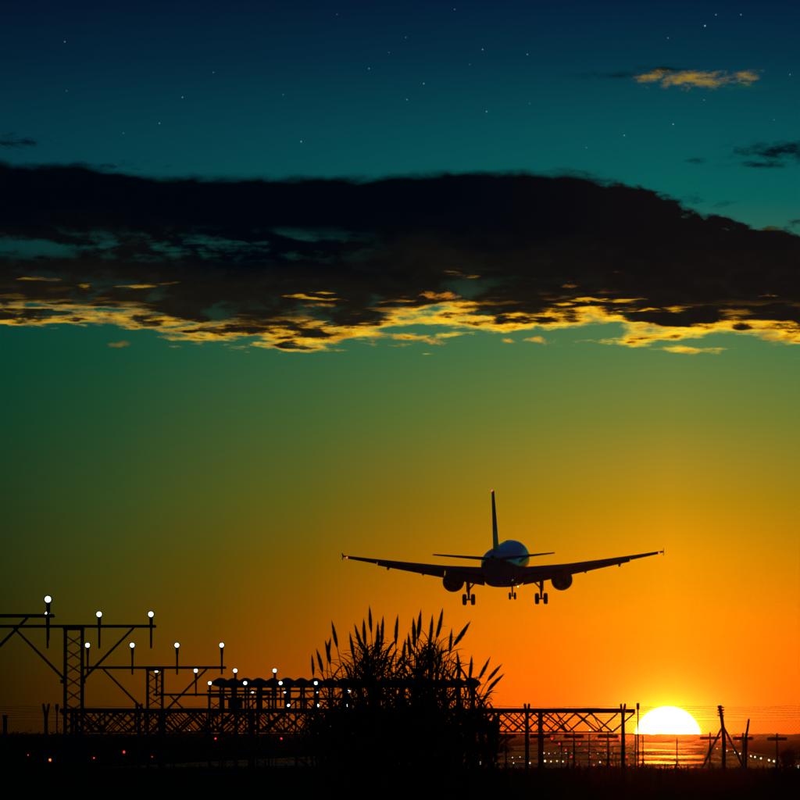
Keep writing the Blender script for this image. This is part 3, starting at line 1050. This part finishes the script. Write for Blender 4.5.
for zx, zy, lean, Lp in TIPS:
    px, py = Z(zx, zy)
    d = RD + random.uniform(-1.6, 1.6)
    tip = W(px, py, d)
    s_ = d / FPX
    L = Lp * s_
    dirv = Vector((lean * s_, random.uniform(-.05, .05), math.sqrt(max(L * L - (lean * s_) ** 2, .01)))).normalized()
    L = min((.40, .46, .52, .58), key=lambda q_: abs(q_ - L)) * (.92 if L < .38 else 1.0)
    pb = tip - dirv * L                                     # foot of the plume
    bx = W(402 + (px - 402) * .62 + random.uniform(-4, 4), 738, d).x
    root = Vector((bx, d, 0))
    t_ = thing('giant_reed', REED_LABELS.get((zx, zy), lbl), 'reed', root, 'plumed canes of the reed clump')
    top = pb - root
    # stem: leaves the root upright, ends along the plume direction
    c1 = Vector((top.x * .25, 0, top.z * .45))
    c2 = top - dirv * top.z * .22
    bez = lambda s: (Vector((0, 0, 0)) * (1 - s) ** 3 + c1 * 3 * s * (1 - s) ** 2 + c2 * 3 * s * s * (1 - s) + top * s ** 3)
    pts = [bez(i / 12) for i in range(13)]
    MB().tube(pts, [.021 - .013 * i / 12 for i in range(13)], 6).build('stem', REEDM, t_, True)
    po = link(bpy.data.objects.new('plume', random.choice(plumes[min(PL, key=lambda q_: abs(q_ - L))])), t_)
    po.location = top
    po.rotation_mode = 'QUATERNION'
    po.rotation_quaternion = Vector((0, 0, 1)).rotation_difference(dirv) @ Quaternion((0, 0, 1), random.uniform(0, 6.28))
    for j in range(9):
        s = .50 + .40 * j / 9 + random.uniform(-.02, .02)
        p = bez(s)
        lf = link(bpy.data.objects.new('leaf', random.choice(leaf_data)[0]), t_)
        lf.location = p
        lf.rotation_euler = (0, random.uniform(-.35, .1), (0 if j % 2 else math.pi) + random.uniform(-.8, .8))
        k_ = random.uniform(.85, 1.3) * (1.1 - .35 * (s - .5) / .4)
        lf.scale = (k_, k_, k_)

# the leafy body of the clump: too dense to count
th = MB()


def env(px):
    """height (photo row) that the leafy mass reaches"""
    pts = [(312, 735), (318, 705), (326, 690), (334, 664), (345, 672), (354, 652), (364, 642), (374, 640), (383, 656), (392, 664), (401, 650), (410, 658), (420, 646), (430, 638), (440, 634), (447, 652), (458, 662), (470, 668), (480, 690), (492, 700), (500, 730)]
    for (a, ya), (b_, yb) in zip(pts, pts[1:]):
        if a <= px <= b_:
            return ya + (yb - ya) * (px - a) / (b_ - a)
    return 760


def leaf_into(mb, p, rz, ry, k_):
    _, v, f = random.choice(leaf_data)
    Mx = Matrix.Translation(p) @ Matrix.Rotation(rz, 4, 'Z') @ Matrix.Rotation(ry, 4, 'Y') @ Matrix.Scale(k_, 4)
    b0 = len(mb.v)
    mb.v += [Mx @ Vector(q_) for q_ in v]
    mb.f += [tuple(b0 + i for i in ff) for ff in f]


for i in range(175):
    px = random.choice((random.uniform(316, 492), random.gauss(366, 16), random.gauss(430, 20)))
    px = min(max(px, 316), 494)
    d = RD + random.uniform(-2.2, 2.6)
    ytop = env(px) + random.uniform(0, 26) * random.random()
    tip = W(px, ytop, d)
    bx = W(402 + (px - 402) * .8, 738, d).x
    root = Vector((bx, d, 0))
    top = Vector((tip.x, d + random.uniform(-.2, .2), tip.z))
    pts = [root + Vector(((top.x - root.x) * s * s, (top.y - root.y) * s, top.z * s)) for s in [j / 6 for j in range(7)]]
    th.tube(pts, [.014 - .009 * j / 6 for j in range(7)], 5, False)
    nl = random.randint(6, 10)
    for j in range(nl):
        s = .38 + .62 * (j + random.random() * .5) / nl
        p = root + Vector(((top.x - root.x) * s * s, (top.y - root.y) * s, top.z * s))
        leaf_into(th, p, (0 if j % 2 else math.pi) + random.uniform(-.9, .9), random.uniform(-.6, .05), random.uniform(.55, 1.0))
for i in range(2300):                                        # low growth at the foot
    px = random.uniform(312, 498)
    d = RD + random.uniform(-3, 3)
    z0 = random.uniform(.1, W(px, 716 + abs(px - 404) * .12, d).z)
    leaf_into(th, Vector((W(px, 738, d).x, d, z0)), random.uniform(0, 6.28), random.uniform(-1.0, .1), random.uniform(.6, 1.0))
tag(th.build('reed_thicket', LEAFM), 'dense leafy body of the giant reed clump', 'reeds', kind='stuff')

# ------------------------------------------------------------------ the airliner
PD = 762.0
pl = thing('airliner', 'twin-engine passenger jet seen from behind, landing with wheels and flaps down', 'airplane')
pl.location = W(505.5, 563.0, PD)
pl.rotation_mode = 'XYZ'
pl.matrix_world = Matrix.Translation(pl.location) @ Matrix.Rotation(R(-2.2), 4, 'Z') @ Matrix.Rotation(R(3.7), 4, 'X') @ Matrix.Rotation(R(-.75), 4, 'Y')


def ring(y, zc, rx, rz, n=32, sq=2.0):
    return [(math.copysign(abs(math.cos(a)) ** (2 / sq), math.cos(a)) * rx, y, zc + math.copysign(abs(math.sin(a)) ** (2 / sq), math.sin(a)) * rz) for a in [2 * math.pi * i / n for i in range(n)]]


fus = [(16.5, -.55, .05, .05), (16.3, -.54, .42, .40), (15.7, -.46, .85, .85), (14.8, -.32, 1.28, 1.28), (13.4, -.12, 1.68, 1.72), (11.6, -.02, 1.90, 1.98), (9.5, 0, 1.975, 2.07), (2, 0, 1.975, 2.07), (-7.5, 0, 1.975, 2.07),
       (-10, .12, 1.93, 1.95), (-12.5, .38, 1.76, 1.68), (-15, .72, 1.42, 1.34), (-17.2, 1.02, 1.04, 1.0), (-19.2, 1.27, .64, .68), (-20.6, 1.42, .36, .41), (-21.1, 1.47, .20, .24)]
fo = MB().loft([ring(*r_) for r_ in fus][::-1]).build('fuselage', PAINT, pl, True)
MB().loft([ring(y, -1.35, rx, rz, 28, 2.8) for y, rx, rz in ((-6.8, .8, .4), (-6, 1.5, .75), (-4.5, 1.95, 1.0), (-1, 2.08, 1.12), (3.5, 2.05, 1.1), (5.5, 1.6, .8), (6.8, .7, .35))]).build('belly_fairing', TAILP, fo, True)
MB().loft([ring(y, 1.47, r_, r_ * 1.1, 16) for y, r_ in ((-21.35, .13), (-21.08, .2))]).build('exhaust', NACM, fo, True)
MB().box((.0, 2.5, 2.16), (.02, .22, .13)).build('antenna_blade', TAILP, fo)
for s in (-1, 1):
    for i in range(26):
        y = 10.5 - i * .72
        o = MB().box((0, 0, 0), (.012, .11, .16)).build('window', TAILP, fo)
        o.location = (s * 1.965, y, .42)
        o.rotation_euler = (0, s * -.2, 0)


def foil(n=10, camber=.02):
    up, lo = [], []
    for i in range(n + 1):
        x = (1 - math.cos(math.pi * i / n)) / 2
        tt = 5 * (.2969 * math.sqrt(x) - .126 * x - .3516 * x * x + .2843 * x ** 3 - .1015 * x ** 4)
        c_ = camber * 4 * x * (1 - x)
        up.append((x, c_, tt)); lo.append((x, c_, -tt))
    return [(x, c_ + 0, t_) for x, c_, t_ in up] + [(x, c_, t_) for x, c_, t_ in lo[1:-1]][::-1]


def section(pos, chord, thick, twist=0.0):
    """aerofoil in the plane x = const; leading edge at pos, chord runs aft (-y)"""
    r_ = []
    for x, c_, t_ in foil():
        y, z = -x * chord, c_ * chord + t_ * thick * chord
        r_.append((pos[0], pos[1] + y * math.cos(twist) - z * math.sin(twist) * 0, pos[2] + z + y * math.sin(twist)))
    return r_


for s in (-1, 1):
    # station: span, leading edge y, z, chord, thickness
    st = [(1.4, 4.6, -1.20, 7.2, .15), (3.2, 3.7, -.98, 6.0, .15), (6.4, 2.15, -.56, 4.0, .14), (10.5, .15, .05, 2.95, .13), (14.0, -1.55, .60, 2.1, .13), (16.7, -2.85, 1.06, 1.5, .12)]
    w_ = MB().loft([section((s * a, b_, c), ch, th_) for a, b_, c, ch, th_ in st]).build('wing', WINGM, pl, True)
    for (a0, y0, z0, c0), (a1, y1, z1, c1), nm in (((2.0, -2.15, -1.16, 1.8), (6.2, -1.55, -.62, 1.35), 'flap'), ((6.3, -1.55, -.61, 1.3), (13.2, -3.0, .44, .62), 'flap')):
        MB().loft([section((s * a0, y0, z0), c0, .13, .62), section((s * a1, y1, z1), c1, .12, .62)]).build(nm, WINGM, w_, True)
    MB().loft([section((s * 13.25, -3.1, .46), .7, .13, .3), section((s * 16.4, -3.95, .98), .5, .12, .15)]).build('aileron', WINGM, w_, True)
    for a, y, z, L in ((4.9, -1.2, -1.15, 3.0), (8.5, -1.3, -.64, 2.6), (12.1, -2.4, .0, 2.2)):
        rr = [(0, .04), (.15, .13), (.5, .19), (.8, .15), (1, .04)]
        MB().loft([ring(y + .6 - t_ * L, z - .35 * t_, r_ * .8, r_ * 1.15, 10) for t_, r_ in rr][::-1]).build('flap_track_fairing', WINGM, w_, True).location.x = s * a
    # wing tip fence: small swept plate above and below the tip
    fv = [(16.72, -3.2, 1.13), (16.80, -4.3, 1.46), (16.80, -4.7, 1.44), (16.75, -4.45, 1.07), (16.78, -4.75, .76), (16.78, -4.45, .74)]
    v = [(s * (x + e), y, z) for e in (-.025, .025) for x, y, z in fv]
    f = [(0, 1, 2, 3, 4, 5), (11, 10, 9, 8, 7, 6)] + [(i, i + 6, (i + 1) % 6 + 6, (i + 1) % 6) for i in range(6)]
    mesh_obj('wingtip_fence', v, f, WINGM, w_)
    ball('navigation_light', (s * 16.3, -4.45, 1.0), .11, L_NAV, w_)
    # engine
    ex, ey, ez = s * 5.72, 4.4, -1.98
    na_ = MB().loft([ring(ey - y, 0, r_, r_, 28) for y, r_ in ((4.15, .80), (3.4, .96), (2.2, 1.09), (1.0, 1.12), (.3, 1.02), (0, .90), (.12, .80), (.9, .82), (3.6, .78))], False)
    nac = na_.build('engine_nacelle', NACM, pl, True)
    nac.location = (ex, 0, ez)
    MB().loft([ring(ey - y, 0, r_, r_, 20) for y, r_ in ((5.6, .05), (4.9, .30), (4.6, .46), (3.9, .56), (2.2, .62))]).build('exhaust_cone', NACM, nac, True)
    MB().loft([ring(ey - 1.0, 0, .80, .80, 24), ring(ey - .96, 0, .80, .80, 24)]).build('fan_disc', NACM, nac)
    MB().box((0, ey - 2.7, 1.0), (.16, 2.0, .30)).build('pylon', NACM, nac)
    # main gear
    gx_, gy_ = s * 3.80, -1.9
    g = MB().tube([(0, 0, 0), (0, 0, -1.1), (0, 0, -2.25)], [.17, .15, .11], 10).build('main_landing_gear', GEARM, pl, True)
    g.location = (gx_, gy_, -1.45)
    bar('side_stay', (0, 0, -1.25), (-s * 1.15, -.2, .0), .085, GEARM, g)
    bar('axle', (-.62, 0, -2.25), (.62, 0, -2.25), .09, GEARM, g)
    bar('torque_link', (0, -.15, -1.5), (0, -.30, -1.95), .05, GEARM, g)
    MB().box((s * .20, .2, -.75), (.03, .5, .72)).build('gear_door', WINGM, g)
    for sx in (-1, 1):
        prof_ = [(-.19, .36), (-.21, .48), (-.17, .56), (-.06, .585), (.06, .585), (.17, .56), (.21, .48), (.19, .36)]
        rr = [[(x, r_ * math.cos(a), r_ * math.sin(a)) for a in [2 * math.pi * i / 24 for i in range(24)]] for x, r_ in prof_]
        MB().loft(rr).build('wheel', TYRE, g, True).location = (sx * .45, 0, -2.25)
    # stabiliser
    MB().loft([section((s * .35, -15.6, 1.02), 3.9, .10), section((s * 6.22, -18.75, 1.70), 1.5, .09)]).build('stabilizer', WINGM, pl, True)
# nose gear
g = MB().tube([(0, 0, 0), (0, 0, -1.9)], [.10, .08], 8).build('nose_landing_gear', GEARM, pl, True)
g.location = (0, 11.0, -2.06)
bar('drag_stay', (0, 0, -1.1), (0, 1.2, .1), .05, GEARM, g)
bar('axle', (-.28, 0, -1.9), (.28, 0, -1.9), .06, GEARM, g)
for sx in (-1, 1):
    rr = [[(x, r_ * math.cos(a), r_ * math.sin(a)) for a in [2 * math.pi * i / 20 for i in range(20)]] for x, r_ in ((-.11, .22), (-.12, .32), (-.07, .38), (.07, .38), (.12, .32), (.11, .22))]
    MB().loft(rr).build('wheel', TYRE, g, True).location = (sx * .27, 0, -1.9)
    MB().box((sx * .32, .2, -.25), (.02, .7, .28)).build('gear_door', WINGM, g)
# fin: sections in planes z = const


def fin_section(z, le, chord, th_):
    return [(t_ * th_ * chord, le - x * chord, z) for x, c_, t_ in foil()]


fi = MB().loft([fin_section(1.5, -12.2, 7.0, .085), fin_section(2.2, -13.4, 6.1, .085), fin_section(8.15, -18.1, 2.5, .10)]).build('tail_fin', TAILP, pl, True)
ball('tail_beacon', (0, -20.4, 8.2), .11, L_NAV, fi)
ball('belly_light', (1.55, -4.6, -2.30), .09, L_PALE, fo)
ball('lower_beacon', (-3.9, -1.6, -2.55), .07, L_PALE, fo)

# ------------------------------------------------------------------ haze over the field
hz = MB().box((0, 4450, 16.5), (3100, 4850, 17.6)).build('haze', STEEL)
hz.data.materials.clear()
hm = bpy.data.materials.new('haze_air')
hm.use_nodes = True
t = hm.node_tree
t.nodes.clear()
pv = t.nodes.new('ShaderNodeVolumePrincipled')
pv.inputs['Color'].default_value = (.9, .85, .8, 1)
pv.inputs['Density'].default_value = 1.5e-5
pv.inputs['Anisotropy'].default_value = 0.994
om = t.nodes.new('ShaderNodeOutputMaterial')
t.links.new(pv.outputs[0], om.inputs['Volume'])
hz.data.materials.append(hm)
tag(hz, 'thin evening haze over the whole airfield', 'haze', kind='stuff')
